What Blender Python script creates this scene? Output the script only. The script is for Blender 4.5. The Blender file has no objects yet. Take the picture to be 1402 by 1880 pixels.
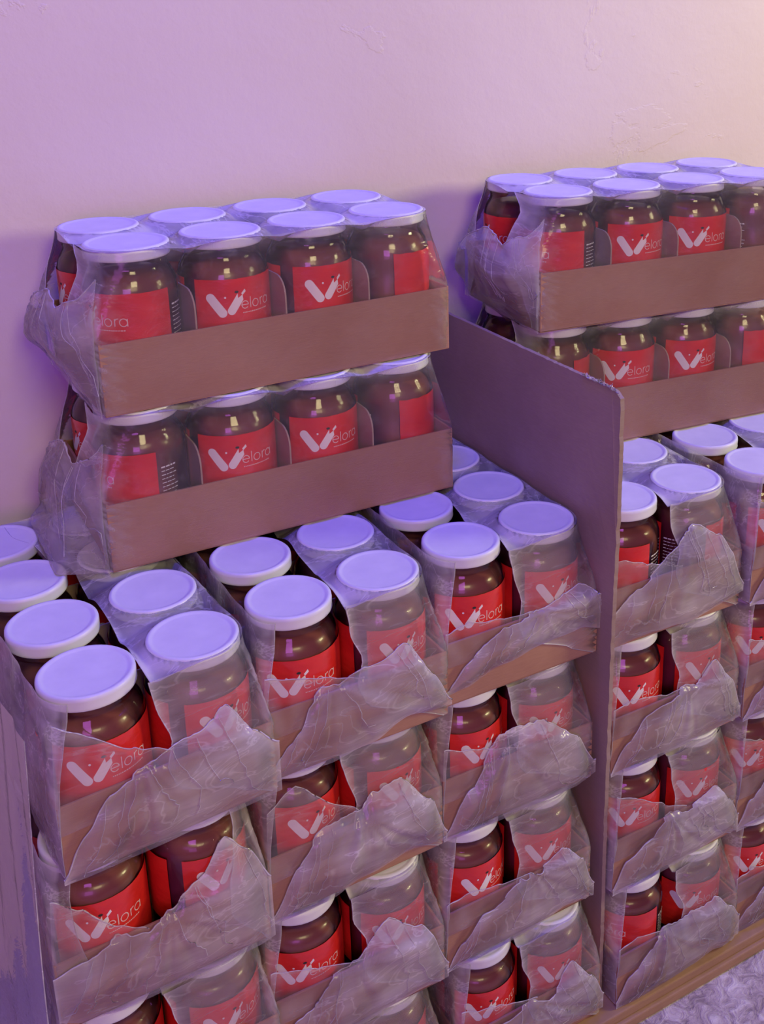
import bpy, bmesh, math, random
from mathutils import Vector, noise
S = 0.078                                   # jar pitch in metres
sc = bpy.context.scene
COL = sc.collection

# ------------------------------------------------------------------ camera
W_PX, H_PX = 1402, 1880
F_PX, CX, CY = 2061.2, 840.75, 640.65
YAW, PITCH, ROLL = math.radians(30.979), math.radians(17.958), math.radians(-0.594)
CAM = Vector((1.43883, -7.44543, 7.38209)) * S
cam_d = bpy.data.cameras.new('camera')
cam = bpy.data.objects.new('camera', cam_d); COL.objects.link(cam)
fwd = Vector((math.sin(YAW)*math.cos(PITCH), math.cos(YAW)*math.cos(PITCH), -math.sin(PITCH)))
rgt = Vector((math.cos(YAW), -math.sin(YAW), 0)); upv = rgt.cross(fwd)
r2 = math.cos(ROLL)*rgt + math.sin(ROLL)*upv
u2 = -math.sin(ROLL)*rgt + math.cos(ROLL)*upv
from mathutils import Matrix
M = Matrix((r2, u2, -fwd)).transposed().to_4x4(); M.translation = CAM
cam.matrix_world = M
cam_d.sensor_fit = 'HORIZONTAL'; cam_d.sensor_width = 36
cam_d.lens = F_PX / W_PX * 36
cam_d.shift_x = (W_PX/2 - CX) / W_PX; cam_d.shift_y = (CY - H_PX/2) / W_PX
cam_d.clip_start = 0.02
sc.camera = cam

# ------------------------------------------------------------------ light
sc.view_settings.view_transform = 'Standard'; sc.view_settings.look = 'None'
sc.view_settings.gamma = 1; sc.view_settings.exposure = 0.0; sc.view_settings.use_curve_mapping = False
wd = bpy.data.worlds.new('world'); sc.world = wd; wd.use_nodes = True
bg = wd.node_tree.nodes['Background']; bg.inputs[0].default_value = (0.30, 0.16, 1.0, 1); bg.inputs[1].default_value = 0.13

def area(name, loc, target, size, power, color, size_y=None):
    l = bpy.data.lights.new(name, 'AREA'); l.energy = power; l.color = color; l.size = size
    if size_y: l.shape = 'RECTANGLE'; l.size_y = size_y
    o = bpy.data.objects.new(name, l); COL.objects.link(o); o.location = loc
    o.rotation_euler = (Vector(target) - Vector(loc)).to_track_quat('-Z', 'Y').to_euler()
    return o
area('blue_ceiling_lamp', (0.38, 0.02, 1.80), (0.50, 0.25, 0.0), 0.30, 15.0, (0.02, 0.01, 1.0))
area('blue_side_fill', (1.8, -0.1, 1.9), (0.9, 0.40, 0.5), 0.40, 10.0, (0.01, 0.01, 1.0))  # added fill from the right, fitted for colour balance, not a known lamp
area('warm_side_lamp', (2.15, -0.65, 0.80), (0.95, 0.45, 0.60), 0.40, 17.5, (1.0, 0.93, 0.47))
area('warm_front_fill', (0.2, -1.4, 1.2), (0.6, 0.40, 0.5), 0.50, 10.5, (1.0, 0.84, 0.42))  # added front fill for warm tones, set low so the lids catch less
area('violet_side_lamp', (-0.5, -1.7, 0.62), (0.5, 0.44, 0.72), 0.60, 8.8, (0.68, 0.16, 0.90))
sc.cycles.transparent_max_bounces = 24
sc.cycles.max_bounces = 8

# ------------------------------------------------------------------ materials
def mat(name):
    m = bpy.data.materials.new(name); m.use_nodes = True
    nt = m.node_tree; return m, nt, nt.nodes, nt.links, nt.nodes['Principled BSDF']
def nd(nt, t, **kw):
    n = nt.nodes.new(t)
    for k, v in kw.items():
        if k in n.inputs: n.inputs[k].default_value = v
        else: setattr(n, k, v)
    return n
def coords(nt, scale=(1,1,1), kind='Object'):
    tc = nd(nt, 'ShaderNodeTexCoord'); mp = nd(nt, 'ShaderNodeMapping'); mp.inputs['Scale'].default_value = scale
    nt.links.new(tc.outputs[kind], mp.inputs['Vector']); return mp.outputs[0]
def noisy(nt, vec, scale, detail=3, rough=.5, dist=0):
    n = nd(nt, 'ShaderNodeTexNoise'); n.inputs['Scale'].default_value = scale; n.inputs['Detail'].default_value = detail
    n.inputs['Roughness'].default_value = rough; n.inputs['Distortion'].default_value = dist
    nt.links.new(vec, n.inputs['Vector']); return n.outputs['Fac']
def ramp(nt, fac, stops):
    r = nd(nt, 'ShaderNodeValToRGB'); e = r.color_ramp.elements
    while len(e) > 1: e.remove(e[-1])
    for i, (p, c) in enumerate(stops):
        x = e[0] if i == 0 else e.new(p)
        x.position = p; x.color = c if len(c) == 4 else (*c, 1)
    nt.links.new(fac, r.inputs[0]); return r.outputs[0]
def bump(nt, h, strength, dist, bsdf):
    b = nd(nt, 'ShaderNodeBump'); b.inputs['Strength'].default_value = strength; b.inputs['Distance'].default_value = dist
    nt.links.new(h, b.inputs['Height']); nt.links.new(b.outputs[0], bsdf.inputs['Normal'])

def wall_mat():
    m, nt, ns, L, p = mat('painted_plaster')
    v = coords(nt)
    a = noisy(nt, v, 2.2, 4); c = ramp(nt, a, [(.3, (.78,.66,.62)), (.7, (.84,.725,.68))])
    L.new(c, p.inputs['Base Color']); p.inputs['Roughness'].default_value = .55
    b1 = noisy(nt, v, 14, 6, .6); b2 = noisy(nt, v, 160, 2)
    # chipped patches: shallow raised flakes with crisp outline
    b3 = ramp(nt, noisy(nt, v, 5.5, 7, .62, .6), [(.66, (0,0,0)), (.675, (1,1,1))])
    ad = nd(nt, 'ShaderNodeMath', operation='MULTIPLY_ADD'); L.new(b2, ad.inputs[0]); ad.inputs[1].default_value = .12; L.new(b1, ad.inputs[2])
    ad2 = nd(nt, 'ShaderNodeMath', operation='MULTIPLY_ADD'); L.new(b3, ad2.inputs[0]); ad2.inputs[1].default_value = .25; L.new(ad.outputs[0], ad2.inputs[2])
    bump(nt, ad2.outputs[0], .25, .006, p); return m
def floor_mat():
    m, nt, ns, L, p = mat('rough_woven_floor')
    v = coords(nt)
    a = noisy(nt, v, 60, 5, .65, 1.0); c = ramp(nt, a, [(.36, (.34,.27,.27)), (.5, (.56,.47,.46)), (.66, (.80,.74,.72))])
    L.new(c, p.inputs['Base Color']); p.inputs['Roughness'].default_value = .8
    bump(nt, a, .8, .006, p); return m
def card_mat(name, lo, hi, fl=(1,1,1)):
    m, nt, ns, L, p = mat(name)
    v = coords(nt); a = noisy(nt, v, 9, 5, .6); b = noisy(nt, coords(nt, (25,25,240)), 4, 3)
    ad = nd(nt, 'ShaderNodeMath', operation='MULTIPLY_ADD'); L.new(b, ad.inputs[0]); ad.inputs[1].default_value = .35; L.new(a, ad.inputs[2])
    c = ramp(nt, ad.outputs[0], [(.45, lo), (.95, hi)])
    L.new(c, p.inputs['Base Color']); p.inputs['Roughness'].default_value = .62
    p.inputs['Specular IOR Level'].default_value = .3
    bump(nt, b, .12, .001, p); return m
def plain(name, col, rough, spec=.5, coat=0):
    m, nt, ns, L, p = mat(name); p.inputs['Base Color'].default_value = (*col, 1); p.inputs['Roughness'].default_value = rough
    p.inputs['Specular IOR Level'].default_value = spec; p.inputs['Coat Weight'].default_value = coat; return m
def lid_mat():
    m, nt, ns, L, p = mat('white_enamelled_metal')
    a = noisy(nt, coords(nt), 70, 3); L.new(ramp(nt, a, [(.3, (.78,.79,.82)), (.7, (.84,.85,.87))]), p.inputs['Base Color'])
    p.inputs['Roughness'].default_value = .38; bump(nt, a, .06, .002, p); return m
def content_mat():
    m, nt, ns, L, p = mat('dark_red_preserve')
    v = coords(nt); vo = nd(nt, 'ShaderNodeTexVoronoi'); vo.inputs['Scale'].default_value = 26; L.new(v, vo.inputs['Vector'])
    try: vo.feature = 'SMOOTH_F1'
    except Exception: pass
    c = ramp(nt, vo.outputs['Distance'], [(0, (.44,.16,.14)), (.45, (.34,.105,.095)), (.8, (.17,.045,.042))])
    L.new(c, p.inputs['Base Color']); p.inputs['Roughness'].default_value = .3
    p.inputs['Coat Weight'].default_value = .3
    inv = nd(nt, 'ShaderNodeMath', operation='MULTIPLY'); L.new(vo.outputs['Distance'], inv.inputs[0]); inv.inputs[1].default_value = -1
    bump(nt, inv.outputs[0], .5, .012, p); return m
def glass_mat():
    m = bpy.data.materials.new('jar_glass'); m.use_nodes = True; nt = m.node_tree; nt.nodes.clear(); L = nt.links
    out = nd(nt, 'ShaderNodeOutputMaterial'); mix = nd(nt, 'ShaderNodeMixShader')
    tr = nd(nt, 'ShaderNodeBsdfTransparent'); tr.inputs[0].default_value = (.90,.91,.89,1)
    gl = nd(nt, 'ShaderNodeBsdfGlossy'); gl.inputs['Roughness'].default_value = .06
    fr = nd(nt, 'ShaderNodeFresnel'); fr.inputs['IOR'].default_value = 1.5
    b = nd(nt, 'ShaderNodeBump'); b.inputs['Strength'].default_value = .25; b.inputs['Distance'].default_value = .002
    L.new(noisy(nt, coords(nt), 45, 2), b.inputs['Height']); L.new(b.outputs[0], gl.inputs['Normal']); L.new(b.outputs[0], fr.inputs['Normal'])
    mu = nd(nt, 'ShaderNodeMath', operation='MULTIPLY'); mu.inputs[1].default_value = 1.2; mu.use_clamp = True
    L.new(fr.outputs[0], mu.inputs[0]); L.new(mu.outputs[0], mix.inputs[0]); L.new(tr.outputs[0], mix.inputs[1]); L.new(gl.outputs[0], mix.inputs[2])
    L.new(mix.outputs[0], out.inputs[0]); return m
def label_mat():
    m, nt, ns, L, p = mat('red_label_film')
    v = coords(nt, (40, 40, 90)); a = noisy(nt, v, 1.2, 4)
    L.new(ramp(nt, a, [(.3, (.74,.022,.018)), (.7, (.84,.035,.025))]), p.inputs['Base Color'])
    p.inputs['Roughness'].default_value = .3; p.inputs['Coat Weight'].default_value = .5; p.inputs['Coat Roughness'].default_value = .1
    bump(nt, a, .35, .003, p); return m
def film_mat():
    m = bpy.data.materials.new('shrink_film'); m.use_nodes = True; nt = m.node_tree; nt.nodes.clear(); L = nt.links
    out = nd(nt, 'ShaderNodeOutputMaterial')
    at = nd(nt, 'ShaderNodeAttribute', attribute_name='milk')
    v = coords(nt)
    mp0 = nd(nt, 'ShaderNodeMapping'); mp0.inputs['Rotation'].default_value = (.9, .75, .4); mp0.inputs['Scale'].default_value = (.30, 1.0, 1.0)
    tc0 = nd(nt, 'ShaderNodeTexCoord'); L.new(tc0.outputs['Object'], mp0.inputs[0])
    # wrinkles stretched by warping: fine creases radiating through the film
    cr1 = noisy(nt, mp0.outputs[0], 34, 4, .55, .7)
    mp = nd(nt, 'ShaderNodeMapping'); mp.inputs['Rotation'].default_value = (.5, .75, .5); mp.inputs['Scale'].default_value = (.16, .5, 1.0)
    tc = nd(nt, 'ShaderNodeTexCoord'); L.new(tc.outputs['Object'], mp.inputs[0])
    cr2 = noisy(nt, mp.outputs[0], 75, 4, .55, .5)
    ridge = nd(nt, 'ShaderNodeMath', operation='SUBTRACT'); L.new(cr1, ridge.inputs[0]); ridge.inputs[1].default_value = .5
    ab = nd(nt, 'ShaderNodeMath', operation='ABSOLUTE'); L.new(ridge.outputs[0], ab.inputs[0])
    line = ramp(nt, ab.outputs[0], [(0, (1,1,1)), (.006, (.55,.55,.55)), (.016, (0,0,0))])
    patch = ramp(nt, noisy(nt, v, 13, 2, .5, .5), [(.3, (.40,.40,.40)), (.7, (1.45,1.45,1.45))])
    st = ramp(nt, cr2, [(.35, (.75,.75,.75)), (.68, (1.25,1.25,1.25))])
    def mul(a, b, o='MULTIPLY', clamp=False):
        n = nd(nt, 'ShaderNodeMath', operation=o); n.use_clamp = clamp
        for i, x in enumerate((a, b)):
            if isinstance(x, (int, float)): n.inputs[i].default_value = x
            else: L.new(x, n.inputs[i])
        return n.outputs[0]
    base = mul(mul(at.outputs['Fac'], patch), st)
    creases = mul(mul(line, at.outputs['Fac']), .55)
    gl_b = nd(nt, 'ShaderNodeBump'); gl_b.inputs['Strength'].default_value = .45; gl_b.inputs['Distance'].default_value = .003
    L.new(mul(cr1, mul(cr2, .5), 'ADD'), gl_b.inputs['Height'])
    alpha = mul(mul(base, creases, 'ADD'), .02, 'ADD', True)
    df = nd(nt, 'ShaderNodeBsdfDiffuse'); df.inputs[0].default_value = (.90,.87,.90,1); L.new(gl_b.outputs[0], df.inputs['Normal'])
    tl = nd(nt, 'ShaderNodeBsdfTranslucent'); tl.inputs[0].default_value = (.90,.87,.90,1)
    m1 = nd(nt, 'ShaderNodeMixShader'); m1.inputs[0].default_value = .30; L.new(df.outputs[0], m1.inputs[1]); L.new(tl.outputs[0], m1.inputs[2])
    tr = nd(nt, 'ShaderNodeBsdfTransparent')
    m2 = nd(nt, 'ShaderNodeMixShader'); L.new(alpha, m2.inputs[0]); L.new(tr.outputs[0], m2.inputs[1]); L.new(m1.outputs[0], m2.inputs[2])
    gl = nd(nt, 'ShaderNodeBsdfGlossy'); gl.inputs['Roughness'].default_value = .12; L.new(gl_b.outputs[0], gl.inputs['Normal'])
    fr = nd(nt, 'ShaderNodeFresnel'); fr.inputs['IOR'].default_value = 1.38; L.new(gl_b.outputs[0], fr.inputs['Normal'])
    m3 = nd(nt, 'ShaderNodeMixShader'); L.new(mul(fr.outputs[0], .8), m3.inputs[0]); L.new(m2.outputs[0], m3.inputs[1]); L.new(gl.outputs[0], m3.inputs[2])
    L.new(m3.outputs[0], out.inputs[0]); return m

M_WALL = wall_mat(); M_FLOOR = floor_mat()
M_CARD = card_mat('brown_corrugated_board', (.38,.195,.14), (.50,.285,.20))
M_PANEL = card_mat('grey_brown_board', (.33,.235,.20), (.43,.32,.27))
M_BASE = card_mat('tan_sheet_board', (.36,.21,.12), (.50,.31,.18))
M_SEP = card_mat('beige_separator_board', (.40,.29,.23), (.52,.40,.32))
M_LID = lid_mat(); M_CONT = content_mat(); M_GLASS = glass_mat(); M_LABEL = label_mat()
M_WHITE = plain('white_print', (.95,.93,.91), .4); M_PINK = plain('pale_pink_print', (.90,.66,.62), .45)
M_DARK = plain('dark_green_print', (.03,.04,.03), .5); M_FILM = film_mat()

# ------------------------------------------------------------------ helpers
def mesh(name, verts, faces, m, smooth=True, milk=None):
    me = bpy.data.meshes.new(name); me.from_pydata([tuple(v) for v in verts], [], faces); me.validate()
    me.materials.append(m)
    if smooth: me.polygons.foreach_set('use_smooth', [True]*len(me.polygons))
    if milk is not None:
        a = me.attributes.new('milk', 'FLOAT', 'POINT'); a.data.foreach_set('value', milk)
    me.update(); return me
def link(name, me, parent=None, loc=(0,0,0)):
    o = bpy.data.objects.new(name, me); COL.objects.link(o); o.parent = parent; o.location = loc; return o
def tag(o, label=None, cat=None, group=None, kind=None):
    if label: o['label'] = label
    if cat: o['category'] = cat
    if group: o['group'] = group
    if kind: o['kind'] = kind
    return o
def lathe(prof, n=48, cap0=True, cap1=True):
    vs, fs = [], []
    for r, z in prof:
        for k in range(n):
            a = 2*math.pi*k/n; vs.append((r*math.cos(a), r*math.sin(a), z))
    for i in range(len(prof)-1):
        for k in range(n):
            a, b = i*n+k, i*n+(k+1) % n; fs.append((a, b, b+n, a+n))
    if cap0: fs.append(tuple(range(n-1, -1, -1)))
    if cap1: fs.append(tuple((len(prof)-1)*n+k for k in range(n)))
    return vs, fs
def boxes(lst):
    vs, fs = [], []
    for (x0,x1),(y0,y1),(z0,z1) in lst:
        b = len(vs)
        vs += [(x,y,z) for z in (z0,z1) for (x,y) in ((x0,y0),(x1,y0),(x1,y1),(x0,y1))]
        fs += [tuple(b+i for i in f) for f in ((3,2,1,0),(4,5,6,7),(0,1,5,4),(1,2,6,5),(2,3,7,6),(3,0,4,7))]
    return vs, fs
def bevelled(name, lst, m, w=.0006, seg=2):
    vs, fs = boxes(lst); me = mesh(name, vs, fs, m, False)
    bm = bmesh.new(); bm.from_mesh(me)
    bmesh.ops.bevel(bm, geom=bm.edges[:], offset=w, segments=seg, affect='EDGES', profile=.6)
    bm.to_mesh(me); bm.free(); return me

# ------------------------------------------------------------------ the setting
HU, TU, MU = 1.6499, .7603, .0300          # stack pitch, tray wall, tray margin (in jar pitches)
H = HU*S; T = TU*S; WT = (2+MU)*S; LT = (4+MU)*S
WALL_Y = 5.72*S
SHEET = .011
FLOOR_Z = -3*H - 2*SHEET - .001
def grid_plane(name, o, a, b, na, nb, m, disp=0):
    vs, fs = [], []
    n = Vector(a).cross(Vector(b)).normalized()
    for j in range(nb+1):
        for i in range(na+1):
            p = Vector(o) + Vector(a)*i/na + Vector(b)*j/nb
            vs.append(p + n*disp*noise.noise(p*4))
    for j in range(nb):
        for i in range(na):
            k = j*(na+1)+i; fs.append((k, k+1, k+na+2, k+na+1))
    return mesh(name, vs, fs, m)
tag(link('wall_back', grid_plane('wall_back', (-1.6, WALL_Y, FLOOR_Z), (4.6,0,0), (0,0,2.6), 90, 50, M_WALL, .003)), kind='structure')
tag(link('floor', grid_plane('floor', (-1.6, -2.2, FLOOR_Z), (4.6,0,0), (0,2.2+WALL_Y,0), 60, 40, M_FLOOR)), kind='structure')

# ------------------------------------------------------------------ the jar
RB = .0374
glass_prof = [(.024,.0004),(.031,.0012),(.0352,.0045),(.0369,.010),(RB,.018),(RB,.088),(.0369,.0945),(.0350,.1005),(.0322,.1055),
              (.0308,.1085),(.0306,.111),(.0312,.1122),(.0306,.1135),(.0312,.1148),(.0306,.116),(.0306,.119)]
me_glass = mesh('jar_glass', *lathe(glass_prof, 48, True, True), M_GLASS)
cont_prof = [(.022,.0035),(.031,.0045),(.0345,.009),(.0358,.018),(.0358,.086),(.0350,.093),(.0325,.0985),(.0295,.1025),(.022,.1045),(.008,.105)]
me_cont = mesh('jar_contents', *lathe(cont_prof, 40), M_CONT)
lt = H - .0020
lid_prof = [(.0318,lt-.0104),(.0331,lt-.0106),(.0337,lt-.0098),(.0334,lt-.0085),(.0336,lt-.0035),(.0333,lt-.0012),(.0322,lt-.0002),(.0305,lt-.0002),(.0292,lt-.0009),(.0275,lt-.0011),(.010,lt-.0011)]
me_lid = mesh('jar_lid', *lathe(lid_prof, 48), M_LID)
KA = 1/(.0377)                                      # radians per metre of arc
def cyl(u, z, r): a = u*KA; return (r*math.sin(a), -r*math.cos(a), z)
def patch(u0, u1, z0, z1, r, seed):
    nu, nv = 40, 6; vs, fs = [], []
    for j in range(nv+1):
        for i in range(nu+1):
            u = u0+(u1-u0)*i/nu; z = z0+(z1-z0)*j/nv
            if j in (0, nv): z += .0005*noise.noise((u*160, seed, j))
            rr = r if z < .088 else r-(z-.088)*.06
            vs.append(cyl(u + (.0004*noise.noise((z*200, seed, i)) if i in (0, nu) else 0), z, rr))
    for j in range(nv):
        for i in range(nu):
            k = j*(nu+1)+i; fs.append((k, k+1, k+nu+2, k+nu+1))
    return vs, fs
me_label = mesh('front_label', *patch(-.0250, .0775, .034, .0925, .0378, 3), M_LABEL)
me_blabel = mesh('back_label', *patch(.1215, .200, .034, .0925, .0378, 9), M_LABEL)
def poly_patch(outlines, r):
    """flat outlines (u,z in metres) triangulated in strips and bent round the jar"""
    vs, fs = [], []
    for o in outlines:
        fine = []
        for p, q in zip(o, o[1:]+o[:1]):
            m = max(1, int(math.hypot(q[0]-p[0], q[1]-p[1])/.0012)); fine += [(p[0]+(q[0]-p[0])*k/m, p[1]+(q[1]-p[1])*k/m) for k in range(m)]
        o = fine
        b = len(vs); c = (sum(p[0] for p in o)/len(o), sum(p[1] for p in o)/len(o)); n = len(o); NR = 8
        for g in range(1, NR+1): vs += [cyl(c[0]+(p[0]-c[0])*g/NR, c[1]+(p[1]-c[1])*g/NR, r) for p in o]
        fs.append(tuple(range(b, b+n)))
        for g in range(NR-1): fs += [(b+g*n+i, b+(g+1)*n+i, b+(g+1)*n+(i+1) % n, b+g*n+(i+1) % n) for i in range(n)]
    return vs, fs
def ribbon(pts, w, r):
    vs, fs = [], []
    n = len(pts)
    for i, p in enumerate(pts):
        a = pts[max(0,i-1)]; c = pts[min(n-1,i+1)]
        d = math.hypot(c[0]-a[0], c[1]-a[1]) or 1; nx, nz = -(c[1]-a[1])/d*w/2, (c[0]-a[0])/d*w/2
        vs += [cyl(p[0]+nx, p[1]+nz, r), cyl(p[0]-nx, p[1]-nz, r)]
    for i in range(n-1): fs.append((2*i, 2*i+1, 2*i+3, 2*i+2))
    return vs, fs
def merge(parts):
    vs, fs = [], []
    for v, f in parts:
        b = len(vs); vs += v; fs += [tuple(b+i for i in q) for q in f]
    return vs, fs
def capsule(x0, z0, x1, z1, w0, w1, cut=0):
    a = math.atan2(z1-z0, x1-x0); o = []
    for k in range(13):
        t = a+math.pi/2+math.pi*k/12; o.append((x0+w0/2*math.cos(t), z0+w0/2*math.sin(t)))
    if cut:
        nx, nz = -math.sin(a), math.cos(a); dx, dz = math.cos(a), math.sin(a)
        o += [(x1-nx*w1/2, z1-nz*w1/2), (x1+dx*cut-nx*w1*.1, z1+dz*cut-nz*w1*.1), (x1-dx*cut*.3+nx*w1*.15, z1-dz*cut*.3+nz*w1*.15), (x1+dx*cut*.7+nx*w1/2, z1+dz*cut*.7+nz*w1/2)]
    else:
        for k in range(13):
            t = a-math.pi/2+math.pi*k/12; o.append((x1+w1/2*math.cos(t), z1+w1/2*math.sin(t)))
    return o
RL = .03795
mm = .001
logo = [capsule(-11.4*mm, 77.5*mm, -2.6*mm, 64.8*mm, 7.6*mm, 7.4*mm),
        capsule(4.9*mm, 66.2*mm, 12.0*mm, 76.6*mm, 6.8*mm, 7.0*mm, 3.2*mm),
        [( .2*mm+.9*mm*math.cos(t*math.pi/5), 77.6*mm+.9*mm*math.sin(t*math.pi/5)) for t in range(10)],
        [(13.4*mm,80.0*mm),(16.6*mm,83.4*mm),(17.4*mm,81.2*mm),(14.4*mm,78.4*mm)]]
me_logo = mesh('logo', *poly_patch(logo, RL), M_WHITE, False)
me_dot = mesh('dark_leaf', *poly_patch([[(9.6*mm+1.7*mm*math.cos(t*math.pi/5), 81.6*mm+1.1*mm*math.sin(t*math.pi/5)) for t in range(10)]], RL), M_DARK, False)
def arc(cx, cz, rx, rz, a0, a1, n=20):
    return [(cx+rx*math.cos(math.radians(a0+(a1-a0)*k/n)), cz+rz*math.sin(math.radians(a0+(a1-a0)*k/n))) for k in range(n+1)]
let = []
x, zb, xh, w = 16.2*mm, 67.0*mm, 3.1*mm, .72*mm
def A(p): let.append(ribbon(p, w, RL))
A([(x-2.9*mm, zb+xh), (x+2.9*mm, zb+xh)]); A(arc(x, zb+xh, 2.9*mm, xh, 0, 320))            # e
x += 5.0*mm; A([(x, zb), (x, zb+9.2*mm)])                                                 # l
x += 5.0*mm; A(arc(x, zb+xh, 3.0*mm, xh, 0, 360))                                         # o
x += 5.4*mm; A([(x, zb), (x, zb+2*xh)]); A(arc(x+2.4*mm, zb+3.6*mm, 2.4*mm, 2.6*mm, 180, 75, 10))  # r
x += 6.8*mm; A(arc(x, zb+xh, 3.0*mm, xh, 0, 360)); A([(x+3.0*mm, zb), (x+3.0*mm, zb+2*xh)])        # a
me_letters = mesh('lettering', *merge(let), M_PINK, False)
random.seed(4)
tl = []
xx = 14*mm
while xx < 38*mm:                                                                        # strap line too small to read
    d = random.uniform(.6, 1.6)*mm; tl.append(ribbon([(xx, 63.6*mm), (xx+d, 63.6*mm)], .9*mm, RL)); xx += d+.5*mm
me_tag = mesh('strap_line', *merge(tl), M_PINK, False)
tl = []
for k in range(9):                                                                       # ingredient block too small to read
    z = .078-k*.0034; u = .081
    while u < .093:
        d = random.uniform(.0015, .004); tl.append(ribbon([(u, z), (u+d, z)], .0007 if k else .0013, .03765)); u += d+.0008
me_ingr = mesh('ingredient_print', *merge(tl), M_WHITE, False)

jar0 = bpy.data.objects.new('food_jar', None); COL.objects.link(jar0); jar0.empty_display_size = .02
link('jar_glass', me_glass, jar0)['label'] = 'clear glass jar body'
link('jar_contents', me_cont, jar0)['label'] = 'dark red preserve inside the jar'
link('lid', me_lid, jar0)['label'] = 'white metal screw lid'
fl = link('front_label', me_label, jar0); fl['label'] = 'red front label with white logo'
link('logo', me_logo, fl)['label'] = 'white two-stroke logo mark'
link('logo_leaf', me_dot, fl)
link('lettering', me_letters, fl)['label'] = 'thin pale lettering'
link('strap_line', me_tag, fl)
link('back_label', me_blabel, jar0)['label'] = 'plain red back label'
link('ingredient_print', me_ingr, jar0)['label'] = 'small white ingredient print'
def copy_tree(o, parent=None):
    c = o.copy(); COL.objects.link(c); c.parent = parent
    for ch in o.children: copy_tree(ch, c)
    return c
first = [True]
def put_jar(wx, wy, wz, delta, label, group):
    j = jar0 if first[0] else None
    if j is None: j = copy_tree(jar0)
    first[0] = False
    face = math.atan2(CAM.x-wx, -(CAM.y-wy))
    j.location = (wx, wy, wz); j.rotation_euler = (0, 0, face+math.radians(delta))
    tag(j, label, 'jar', group); return j

# ------------------------------------------------------------------ trays
tb = .0028
me_tray = bevelled('tray_body', [((-WT/2, WT/2), (-LT/2, LT/2), (0, .0018)),
    ((-WT/2, WT/2), (-LT/2, -LT/2+.0022), (.0002, T)), ((-WT/2, WT/2), (LT/2-.0022, LT/2), (.0002, T)),
    ((-WT/2, -WT/2+.0022), (-LT/2+.0010, LT/2-.0010), (.0002, T-.0008)), ((WT/2-.0022, WT/2), (-LT/2+.0010, LT/2-.0010), (.0002, T-.0008))], M_CARD)
def sep_mesh():
    hh, w2, r = .089, WT/2-.003, .016
    o = [(-w2, .002)] + [(w2, .002)] + [(w2-r+r*math.cos(a), hh-r+r*math.sin(a)) for a in [k*math.pi/12 for k in range(7)]] + \
        [(-w2+r-r*math.sin(a), hh-r+r*math.cos(a)) for a in [k*math.pi/12 for k in range(7)]]
    n = len(o); vs = [(x, -.0007, z) for x, z in o] + [(x, .0007, z) for x, z in o]
    fs = [tuple(range(n)), tuple(range(2*n-1, n-1, -1))] + [(i, n+i, n+(i+1) % n, (i+1) % n) for i in range(n)]
    return mesh('separator', vs, fs, M_SEP, False)
me_sep = sep_mesh()

def smooth(t): t = max(0., min(1., t)); return t*t*(3-2*t)
def lut(pts, x):
    if x <= pts[0][0]: return pts[0][1:]
    for a, b in zip(pts, pts[1:]):
        if x <= b[0]:
            t = (x-a[0])/(b[0]-a[0]) if b[0] > a[0] else 0
            t = .35*t+.65*smooth(t)
            return tuple(p+(q-p)*t for p, q in zip(a[1:], b[1:]))
    return pts[-1][1:]
ZTOP = H-.0030
def ring(z):
    """half width, half depth, corner radius of the taut film at height z"""
    f = smooth((z-T)/(ZTOP-T))*.3 + max(0, min(1, (z-T)/(ZTOP-T)))*.7
    ax, ay = WT/2+.0012, LT/2+.0012
    bx, by = .5*S+.0350, 1.5*S+.0350
    return ax+(bx-ax)*f, ay+(by-ay)*f, .004+(.033-.004)*f
def per(q, z):
    a, b, r = ring(z)
    q = q % 4; k = int(q); t = q-k
    if k == 0: p = (-a+2*a*t, -b); n = (0,-1)
    elif k == 1: p = (a, -b+2*b*t); n = (1,0)
    elif k == 2: p = (a-2*a*t, b); n = (0,1)
    else: p = (-a, b-2*b*t); n = (-1,0)
    cx = max(-a+r, min(a-r, p[0])); cy = max(-b+r, min(b-r, p[1]))
    if (p[0]-cx) and (p[1]-cy):
        d = math.hypot(p[0]-cx, p[1]-cy); n = ((p[0]-cx)/d, (p[1]-cy)/d); p = (cx+r*n[0], cy+r*n[1])
    return p, n
def tube(vs, fs, mk, path, r, milk):
    b = len(vs); n = 5
    for i, p in enumerate(path):
        d = (Vector(path[min(i+1, len(path)-1)])-Vector(path[max(i-1, 0)]))
        if d.length < 1e-9: d = Vector((1,0,0))
        d.normalize(); s = d.orthogonal().normalized(); t = d.cross(s)
        rr = r*(.5+.9*abs(noise.noise(Vector(p)*120+Vector((7,3,1)))))
        for k in range(n):
            a = 2*math.pi*k/n; vs.append(Vector(p)+s*rr*math.cos(a)+t*rr*math.sin(a)); mk.append(milk)
    for i in range(len(path)-1):
        for k in range(n):
            fs.append((b+i*n+k, b+i*n+(k+1) % n, b+(i+1)*n+(k+1) % n, b+(i+1)*n+k))

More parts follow.
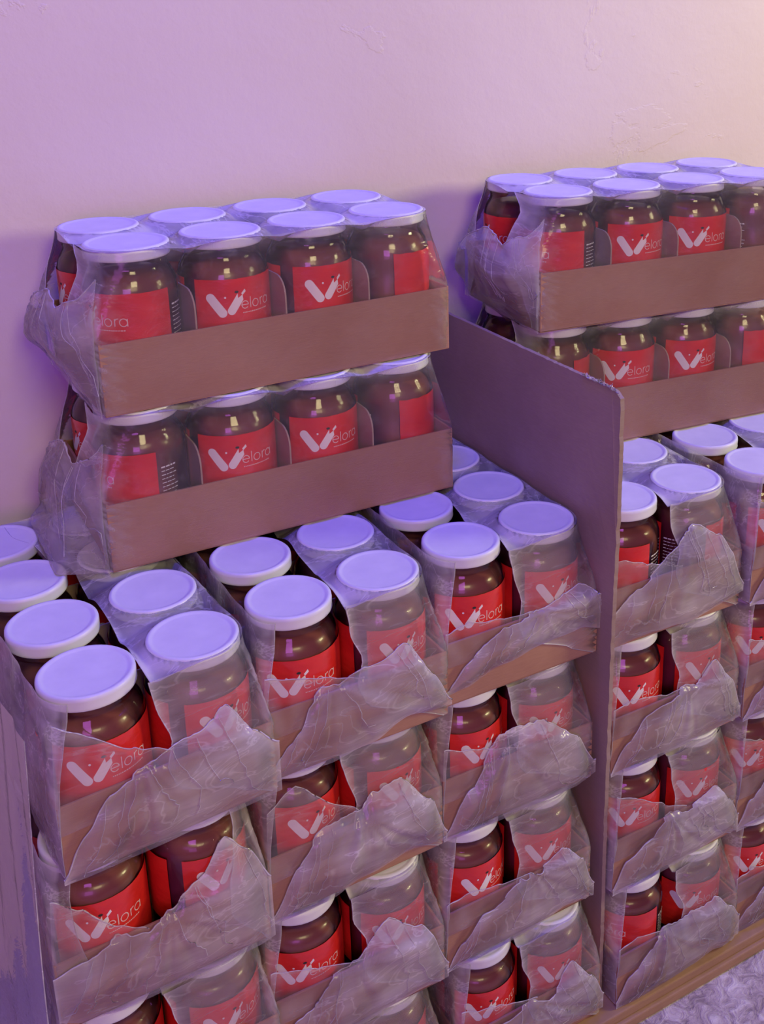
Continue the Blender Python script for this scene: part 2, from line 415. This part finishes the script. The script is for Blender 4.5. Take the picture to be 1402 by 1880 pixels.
def make_wrap(seed, o):
    """the taut sleeve: sides and top, open at the short end facing local -Y"""
    so = Vector((seed*3.7, seed*1.9, seed*.7))
    vs, fs, mk = [], [], []
    nz, nq = 22, 150
    zs = [ZTOP*(1-(j/nz)) + .0015*(j/nz) for j in range(nz+1)]
    edges0, edges1 = [], []
    for j, z in enumerate(zs):
        f = z/H
        q0 = lut(o['q0'], f)[0] + .012*noise.noise(Vector((f*5, seed, 0))); q1 = 4+lut(o['q1'], f)[0] + .01*noise.noise(Vector((f*6, seed, 5)))
        for i in range(nq+1):
            # denser sampling around the open end
            t = i/nq; q = q0+(q1-q0)*t
            (x, y), n = per(q, z)
            qq = q % 4; k = int(qq); tt = qq-k
            cnt = 2 if k in (0, 2) else 4
            btw = abs(math.sin(math.pi*cnt*tt))            # 0 between jars, 1 on them
            mid = math.sin(math.pi*max(0, min(1, (z-T)/(ZTOP-T))))
            d = -.0045*(1-btw)**2*mid if 0.04 < tt < .96 else 0
            pn = Vector((x, y, z*.6))*38+so
            d += .0013*noise.noise(pn) + .0007*noise.noise(pn*2.7)
            if k == 0: d += o.get('bulge', 0)*math.exp(-((z-T*1.1)/.030)**2)*smooth(min(tt, 1-tt)*8+.15)
            vs.append((x+n[0]*d, y+n[1]*d, z))
            mlk = o['milk_side'] if k else o['milk_end']
            if k == 1: mlk = o.get('milk_right', mlk)
            if z < T and k in (1, 2, 3): mlk *= .8
            edge = min(abs(q-q0), abs(q1-q))
            mlk += .35*math.exp(-edge/.035) if edge < .2 else 0
            mlk += .18*math.exp(-((z-ZTOP)/.006)**2)
            if tt < .05 or tt > .95: mlk += .10
            mk.append(mlk)
            if i == 0: edges0.append(vs[-1])
            if i == nq: edges1.append(vs[-1])
    for j in range(nz):
        for i in range(nq):
            a = j*(nq+1)+i; fs.append((a, a+nq+1, a+nq+2, a+1))
    tube(vs, fs, mk, edges0, .0007, .75); tube(vs, fs, mk, edges1, .0006, .6)
    # top sheet
    nx, ny = 34, 68; b0 = len(vs)
    bx, by = .5*S+.0350, 1.5*S+.0350
    left_edge = []
    for j in range(ny+1):
        y = -by+2*by*j/ny
        xs = lut(o['top'], j/ny)[0]*2*bx-bx + .004*noise.noise(Vector((y*30, seed, 2)))
        for i in range(nx+1):
            x = xs+(bx-xs)*i/nx
            # keep the corners round
            r = .033; cx = max(-bx+r, min(bx-r, x)); cy = max(-by+r, min(by-r, y)); px, py = x, y
            dd = math.hypot(x-cx, y-cy)
            if dd > r: px, py = cx+(x-cx)*r/dd, cy+(y-cy)*r/dd
            jx = -.5 if px < 0 else .5; jy = min((-1.5,-.5,.5,1.5), key=lambda v: abs(v*S-py))
            d = math.hypot(px-jx*S, py-jy*S)
            sag = max(0, d-.0335)
            out = dd > r-.004
            z = H-.0014 - (sag*.55 if not out else sag*.2) + .0002*noise.noise(Vector((px*60, py*60, seed)))
            if d < .0335: z = H-.0013
            vs.append((px, py, z))
            m = o['milk_top']*(1.0 if d > .034 else .25) + (.25*math.exp(-(x-xs)/.003))
            mk.append(m)
            if i == 0: left_edge.append(vs[-1])
    for j in range(ny):
        for i in range(nx):
            a = b0+j*(nx+1)+i; fs.append((a, a+1, a+nx+2, a+nx+1))
    tube(vs, fs, mk, left_edge, .0005, .6)
    return mesh('shrink_wrap', vs, fs, M_FILM, True, mk)

def make_flap(seed, o):
    """gathered loose end of the sleeve over the tray end, local -Y side"""
    vs, fs, mk = [], [], []
    ns, nz = 90, 34; top = []
    for i in range(ns+1):
        s = i/ns; zb, zt = lut(o['flap'], s)
        zt += .05*noise.noise(Vector((s*6, seed, 1))) + .012*noise.noise(Vector((s*30, seed, 1)))
        zb += .02*noise.noise(Vector((s*6, seed, 8))) if zb > .02 else 0
        zb = max(.002, zb); zt = max(zb+.01, zt)
        for j in range(nz+1):
            v = j/nz; z = (zb+(zt-zb)*v)*H
            a, b, r = ring(z)
            x = (-1+2*s)*(a+.001); 
            y = -b-.0022
            # folds radiating from the gather point
            gx, gz = (s-o['gather'][0])*WT, z-o['gather'][1]*H
            ang = math.atan2(gz, gx); rad = math.hypot(gx, gz)
            fold = abs(noise.noise(Vector((ang*3.0, rad*10, seed*2.3))))*1.6-.4
            env = smooth(v*4)*smooth((1-abs(2*s-1))*6)
            bl = o.get('fbulge', .006)
            prof = lut(o['bprof'], v)[0] if 'bprof' in o else math.sin(math.pi*min(1, v*.85+.05))
            y -= bl*prof*smooth((1-abs(2*s-1))*3.2) + .0022*fold*env + .0012*noise.noise(Vector((x*26, z*40, seed)))
            if v > .75 and z > T+.004: y += (v-.75)*.012
            vs.append((x, y, z))
            m = o['milk_flap']*(.80+.35*max(0, fold)) + .28*math.exp(-(1-v)*(zt-zb)*H/.0045)
            m *= .75+.5*noise.noise(Vector((s*3.1, v*2.2, seed*5.1)))
            m += .2*math.exp(-min(s, 1-s)/.01)
            mk.append(max(.05, m))
            if j == nz: top.append(vs[-1])
    for i in range(ns):
        for j in range(nz):
            a = i*(nz+1)+j; fs.append((a, a+nz+1, a+nz+2, a+1))
    tube(vs, fs, mk, top, .0008, .85)
    if 'veil' in o:                                      # thin single layer hanging across the left jar
        b0 = len(vs); ve = []
        for i in range(61):
            t = i/60; s, zt = lut([(p[0], p[1], p[2]) for p in o['veil']], t); zt += .02*noise.noise(Vector((t*7, seed, 3)))
            for j in range(17):
                z = (.30+(zt-.30)*j/16)*H; a, b, r = ring(z); z = max(z, .003)
                vs.append(((-1+2*s)*a, -b-.0012-.001*noise.noise(Vector((s*8, z*60, seed))), z))
                mk.append(.15+.3*math.exp(-(16-j)/1.2)+.16*noise.noise(Vector((s*14, z*50, seed))))
            ve.append(vs[-1])
        for i in range(60):
            for j in range(16):
                a = b0+i*17+j; fs.append((a, a+17, a+18, a+1))
        tube(vs, fs, mk, ve, .0006, .8)
    # stray creases running out of the gather
    rnd = random.Random(seed*13+1)
    for k in range(o.get('strays', 7)):
        i0 = int(ns*min(.97, max(.03, o['gather'][0]+rnd.uniform(-.45, .45))))
        path = []
        for q in range(14):
            j = int((nz-1)*(1-q/13*rnd.uniform(.6, .9))); i = max(0, min(ns, i0+int(q*rnd.uniform(.5, 1.2)*(1 if i0/ns > o['gather'][0] else -1))))
            p = Vector(vs[i*(nz+1)+j]); p.y -= .0006; path.append(p)
        path = [path[0]] + [(path[i-1]+path[i]+path[i+1])/3 for i in range(1, len(path)-1)] + [path[-1]]
        tube(vs, fs, mk, path, .0004, .5)
    return mesh('film_flap', vs, fs, M_FILM, True, mk)

Q1 = [(0,.0),(.2,.0),(.5,.02),(1,.05)]
def opts(kind, seed):
    r = random.Random(seed*7+3); j = lambda a: r.uniform(-a, a)
    o = dict(q1=Q1, milk_side=.32, milk_end=.17, milk_top=.50, milk_flap=.54, strays=8)
    if kind == 'end':
        c = .50+j(.03)
        o['q0'] = [(0,.97),(.12,.80),(.30,c+.02),(.45,c-.02),(.6,c+.02),(.8,c-.03+j(.02)),(1,c-.06)]
        o['top'] = [(0,c-.05),(.12,c-.03),(.3,c-.02+j(.03)),(.6,c),(1,c-.2)]
        g = (.45+j(.12), .52+j(.05))
        o['gather'] = g
        o['veil'] = r.choice([[(0,.0,.84),(.35,.16,.76),(.7,.38,.60),(1,.56,.50)], [(0,.0,.70),(.5,.26,.60),(1,.52,.50)], [(0,.0,.55),(.35,.14,.58),(.7,.36,.52),(1,.56,.50)]])
        lz = .02+abs(j(.04))
        o['flap'] = [(0,0,lz),(.10,0,lz+.20),(.24,0,.42+j(.05)),(g[0],.01,g[1]),(.60+j(.04),.02,g[1]-.02),(.78,.03+max(0,j(.06)),.60+j(.06)),(.90,.02+abs(j(.06)),.44+j(.05)),(1,.02+abs(j(.05)),.20+j(.08))]
        o['fbulge'] = .006+abs(j(.004))
    else:
        o['q0'] = [(0,.9),(.3,.80),(.5,.62),(.7,.66),(.85,.72),(1,.60)]
        o['q1'] = [(0,.05),(.3,.15),(.5,.25),(.8,.12),(1,.16)]
        o['top'] = [(0,.0),(1,.0)]
        o['gather'] = (.45,.62); o['flap'] = [(0,0,.40),(.2,0,.55),(.45,0,.70),(.7,0,.62),(.9,0,.72),(1,0,.85)]
        o['fbulge'] = .024; o['bprof'] = [(0,0),(.25,.35),(.6,1),(1,.75)]
        o['bulge'] = .010; o['milk_side'] = .12; o['milk_right'] = .06; o['milk_flap'] = .50; o['milk_end'] = .40; o['milk_top'] = .72; o.pop('veil', None)
    return o

# (x, y) of each tray's front left corner in jar pitches, yaw in degrees
LOW = {'A1':(2.53,1.07,4.3),'A2':(2.33,1.13,1.0),'A3':(2.30,1.02,.5),'A4':(2.22,1.0,0),
       'B1':(4.52,1.34,.5),'B2':(4.43,1.32,1.0),'B3':(4.30,1.17,-1.0),'B4':(4.24,1.05,0),
       'C1':(6.585,1.46,.0),'C2':(6.50,1.40,-.6),'C3':(6.42,1.23,.3),'C4':(6.46,1.02,.0),
       'D1':(8.73,1.40,-1.2),'D2':(8.74,1.27,-.2),'D3':(8.72,1.13,.0),'D4':(8.72,.97,.0),
       'E1':(10.86,1.27,-1.0),'E2':(10.84,1.22,0.),'E3':(10.80,1.14,0),'E4':(10.80,1.06,0)}
CROSS = {'U1':(3.68,3.23,-1.1),'U2':(3.80,3.31,1.3),'V1':(9.03,3.32,-6.2),'V2':(9.07,3.31,-6.1)}
STACK = {'A':'leftmost stack','B':'second stack from left','C':'stack left of the tall divider','D':'stack right of the tall divider','E':'rightmost stack'}
TIER = {1:'top',2:'second',3:'third',4:'bottom'}
DELTA = {'A1':(-8,22),'A2':(-12,20),'A3':(0,10),'B1':(-8,22),'B2':(15,25),'B3':(-8,10),'B4':(0,0),'C1':(2,24),'C2':(25,20),'C3':(22,14),'C4':(8,16),
         'D1':(-70,-150),'D2':(14,30),'D3':(6,18),'D4':(-60,5),'E1':(28,0),'E2':(8,0),'E3':(10,5),'E4':(20,0)}
XD = {'U2':(-70,0,17,-176),'U1':(-100,-8,2,-176),'V2':(-75,12,7,-150),'V1':(-150,-4,16,-176)}

def place_tray(key, x, y, yaw, z, cross, label, group, seed):
    a = math.radians(yaw); c, s = math.cos(a), math.sin(a)
    hx, hy = ((4+MU)/2, (2+MU)/2) if cross else ((2+MU)/2, (4+MU)/2)
    cx, cy = (x+c*hx-s*hy)*S, (y+s*hx+c*hy)*S
    root = bpy.data.objects.new('jar_tray', None); COL.objects.link(root); root.empty_display_size = .05
    root.location = (cx, cy, z); root.rotation_euler = (0, 0, a-(math.pi/2 if cross else 0))
    tag(root, label, 'tray', group)
    link('tray_body', me_tray, root)['label'] = 'brown cardboard tray'
    for k in (-1, 0, 1): link('separator', me_sep, root, (0, k*S, 0))['label'] = 'beige cardboard separator between jars'
    o = opts('cross' if cross else 'end', seed)
    o.update(OVER.get(key, {}))
    link('shrink_wrap', make_wrap(seed, o), root)['label'] = 'clear wrinkled shrink film'
    link('film_flap', make_flap(seed, o), root)['label'] = 'milky gathered end of the shrink film'
    return root, (x, y, a)
OVER = {
 'A1': {'milk_side': .55, 'flap': [(0,0,.04),(.1,.0,.26),(.22,0,.44),(.45,0,.56),(.6,0,.56),(.78,0,.68),(.88,0,.50),(1,.0,.34)], 'veil': [(0,.0,.93),(.3,.16,.80),(.6,.34,.64),(1,.52,.56)]},
 'A2': {'milk_side': .55, 'q0': [(0,.97),(.3,.80),(.5,.82),(.7,.86),(.9,.90),(1,.90)], 'q1': [(0,.0),(.3,.16),(.5,.13),(.8,.08),(1,.1)], 'gather': (.52,.5), 'flap': [(0,.10,.40),(.12,.04,.44),(.28,.0,.50),(.42,.0,.46),(.52,0,.52),(.66,0,.62),(.82,0,.84),(.93,0,.70),(1,.02,.46)], 'veil': [(0,.0,.86),(.3,.14,.74),(.6,.26,.58),(1,.42,.46)]},
 'B2': {'gather': (.5,.56), 'flap': [(0,0,.05),(.15,0,.36),(.3,0,.54),(.5,.06,.56),(.58,.06,.66),(.75,.10,.66),(.9,.08,.42),(1,.04,.12)], 'veil': [(0,.0,.78),(.35,.16,.90),(.7,.3,.74),(1,.5,.56)]},
 'B3': {'gather': (.45,.5), 'flap': [(0,0,.03),(.15,.0,.30),(.35,0,.50),(.5,.0,.54),(.68,.04,.72),(.85,.06,.56),(1,.04,.16)]}, 'A3': {'milk_side': .55},
 'B1': {'flap': [(0,0,.05),(.12,.02,.25),(.3,.0,.52),(.5,.03,.56),(.75,.12,.60),(.9,.10,.38),(1,.08,.12)]},
 'C1': {'flap': [(0,.10,.13),(.12,.12,.32),(.35,.20,.46),(.6,.24,.50),(.85,.26,.58),(1,.20,.46)], 'gather': (.6,.5)},
 'C2': {'flap': [(0,0,.04),(.15,0,.35),(.35,.0,.66),(.6,.0,.68),(.85,.0,.45),(1,.05,.16)], 'gather': (.4,.62)},
 'D1': {'flap': [(0,0,.28),(.2,.05,.44),(.45,.04,.62),(.6,.03,.80),(.8,.08,.66),(1,.12,.18)], 'gather': (.55,.75)},
 'U1': {'fbulge': .030, 'bprof': [(0,1.25),(.2,.9),(.6,.8),(1,.5)]},
}
seed = 1
for key, (x, y, yaw) in LOW.items():
    st, n = key[0], int(key[1]); z = (1-n)*H
    root, (x, y, a) = place_tray(key, x, y, yaw, z, False,
        f'shrink-wrapped cardboard tray of jars, {TIER[n]} tray of the {STACK[st]}', 'trays in the lower stacks', seed); seed += 1
    rnd = random.Random(seed*31)
    rows = range(4) if (n == 1 or st == 'A') else range(2)
    for i in (0, 1):
        for j in rows:
            if n == 4 and j: continue
            lx, ly = MU/2+.5+i, MU/2+.5+j
            wx, wy = (x+math.cos(a)*lx-math.sin(a)*ly)*S, (y+math.sin(a)*lx+math.cos(a)*ly)*S
            dl = DELTA[key][i] if (j == 0 and key in DELTA) else rnd.uniform(-160, 160)
            rw = ('front','second-row','third-row','rear')[j]; sd = ('left','right')[i]
            put_jar(wx, wy, z+.0019, dl, f'white-lidded red-label jar, {rw} {sd}, {TIER[n]} tray, {STACK[st]}', 'jars in the lower trays')
for key, (x, y, yaw) in CROSS.items():
    n = int(key[1]); z = n*H + (n-1)*.0006 + .0003
    side = 'left' if key[0] == 'U' else 'right'; lv = ('lower','upper')[n-1]
    root, (x, y, a) = place_tray(key, x, y, yaw, z, True,
        f'{lv} crosswise shrink-wrapped tray of jars on top of the {side} stacks', 'crosswise trays on top of the stacks', seed); seed += 1
    for i in range(4):
        for j in (0, 1):
            lx, ly = MU/2+.5+i, MU/2+.5+j
            wx, wy = (x+math.cos(a)*lx-math.sin(a)*ly)*S, (y+math.sin(a)*lx+math.cos(a)*ly)*S
            dl = XD[key][i] if j == 0 else 60*i-80
            rw = ('front','back')[j]; od = ('first','second','third','fourth')[i]
            put_jar(wx, wy, z+.0019, dl, f'white-lidded red-label jar, {od} from left, {rw} row, {lv} crosswise tray, {side}', 'jars in the crosswise trays')

# ------------------------------------------------------------------ tall divider
def divider():
    x = 8.655*S; th = .0042
    y0, y1, z0, z1 = 1.21*S, WALL_Y-.004, -3*H+.0004, 3.27*S
    top = []
    n = 120
    for k in range(n+1):
        t = k/n; y = y0+(y1-y0)*t; z = z1 + .0006*noise.noise((y*90, 1, 1))
        if t < .5: z += .0016*noise.noise((y*260, 3, 1))*(1-t*2)
        if y-y0 < .012: z -= .006*(1-(y-y0)/.012)**2
        if .02 < y-y0 < .045: z -= .0015*abs(noise.noise((y*500, 4, 0)))
        top.append((y, z))
    front = [(y0+.0012*noise.noise((0, z*.9*100, 2))+.0006*noise.noise((0, z*400, 2)), z) for z in [z0+(z1-.008-z0)*k/160 for k in range(161)]]
    out = front + top + [(y1, z0)]
    m = len(out); xo = lambda y, z: .0018*noise.noise((y*6, z*6, 4))
    vs = [(x-th/2+xo(y, z), y, z) for y, z in out]+[(x+th/2+xo(y, z), y, z) for y, z in out]
    fs = [tuple(range(m)), tuple(range(2*m-1, m-1, -1))]+[(i, m+i, m+(i+1) % m, (i+1) % m) for i in range(m)]
    me = mesh('cardboard_divider', vs, fs, M_PANEL, False)
    return tag(link('cardboard_divider', me), 'tall upright cardboard divider with torn top corner between the stacks', 'cardboard divider')
div = divider()
def scraps():
    vs, fs, mk = [], [], []
    n, w = 60, 6
    for i in range(n+1):
        t = i/n; y = (1.235+.62*t)*S
        for j in range(w+1):
            v = j/w-.45; r = .0035+.0075*abs(noise.noise(Vector((t*9, 1, 4))))
            vs.append((8.655*S-.0030-.003*math.sin(v*3)-.0018*noise.noise(Vector((t*30, v*3, 1)))+ (.006*max(0, v)), y+.003*noise.noise(Vector((t*20, v*4, 7))),
                       3.27*S+.0012-(.004*max(0, 1-t*8)) + r*(v*.9) + .003*noise.noise(Vector((t*25, v*2, 3)))))
            mk.append(.35+.4*abs(noise.noise(Vector((t*20, v*3, 5)))))
    for i in range(n):
        for j in range(w):
            a = i*(w+1)+j; fs.append((a, a+w+1, a+w+2, a+1))
    link('film_scrap', mesh('film_scrap', vs, fs, M_FILM, True, mk), div)['label'] = 'crumpled clear film stuck along the torn top edge'
scraps()
# ------------------------------------------------------------------ base sheets
for k in range(2):
    z1 = -3*H-.0003-k*SHEET
    me = bevelled('base_sheet', [((2.1*S, 13.1*S), ((.86-.05*k)*S, 5.5*S), (z1-SHEET+.0004, z1))], M_BASE, .0015)
    o = link('base_sheet', me)
    tag(o, ('tan cardboard base sheet directly under the bottom trays', 'lower tan cardboard base sheet lying on the floor')[k], 'cardboard sheet')

# ------------------------------------------------------------------ loose plastic sheet down the left side of the leftmost stack
def side_sheet():
    vs, fs, mk = [], [], []
    ny, nz = 110, 90
    for j in range(nz+1):
        t = j/nz; z = .90*H-(.90*H-FLOOR_Z-.004)*t
        for i in range(ny+1):
            u = i/ny
            y0 = (1.12 + .10*math.sin(t*9) - .05*t)*S; y = y0 + (5.15*S-y0)*u
            x = 2.42*S + (y/S-1.1)*-.075*S - .004 - (.35*t+.5*t*t)*S*(.5+.5*smooth(u*2.5))
            x -= .010*abs(noise.noise(Vector((u*7+t*.8, t*1.3, 2))))*(.4+t) + .002*noise.noise(Vector((u*16+t*2, t*3, 6)))
            vs.append((x, y, z))
            f = noise.noise(Vector((u*9+t*2, t*1.6, 9)))
            mk.append(max(.04, .14+.22*f+.30*math.exp(-u/.02)))
    for j in range(nz):
        for i in range(ny):
            a = j*(ny+1)+i; fs.append((a, a+ny+1, a+ny+2, a+1))
    tube(vs, fs, mk, [vs[j*(ny+1)] for j in range(nz+1)], .0007, .6)
    return tag(link('plastic_sheet', mesh('plastic_sheet', vs, fs, M_FILM, True, mk)), 'loose milky plastic sheet hanging down the left side of the leftmost stack', 'plastic sheet')
side_sheet()
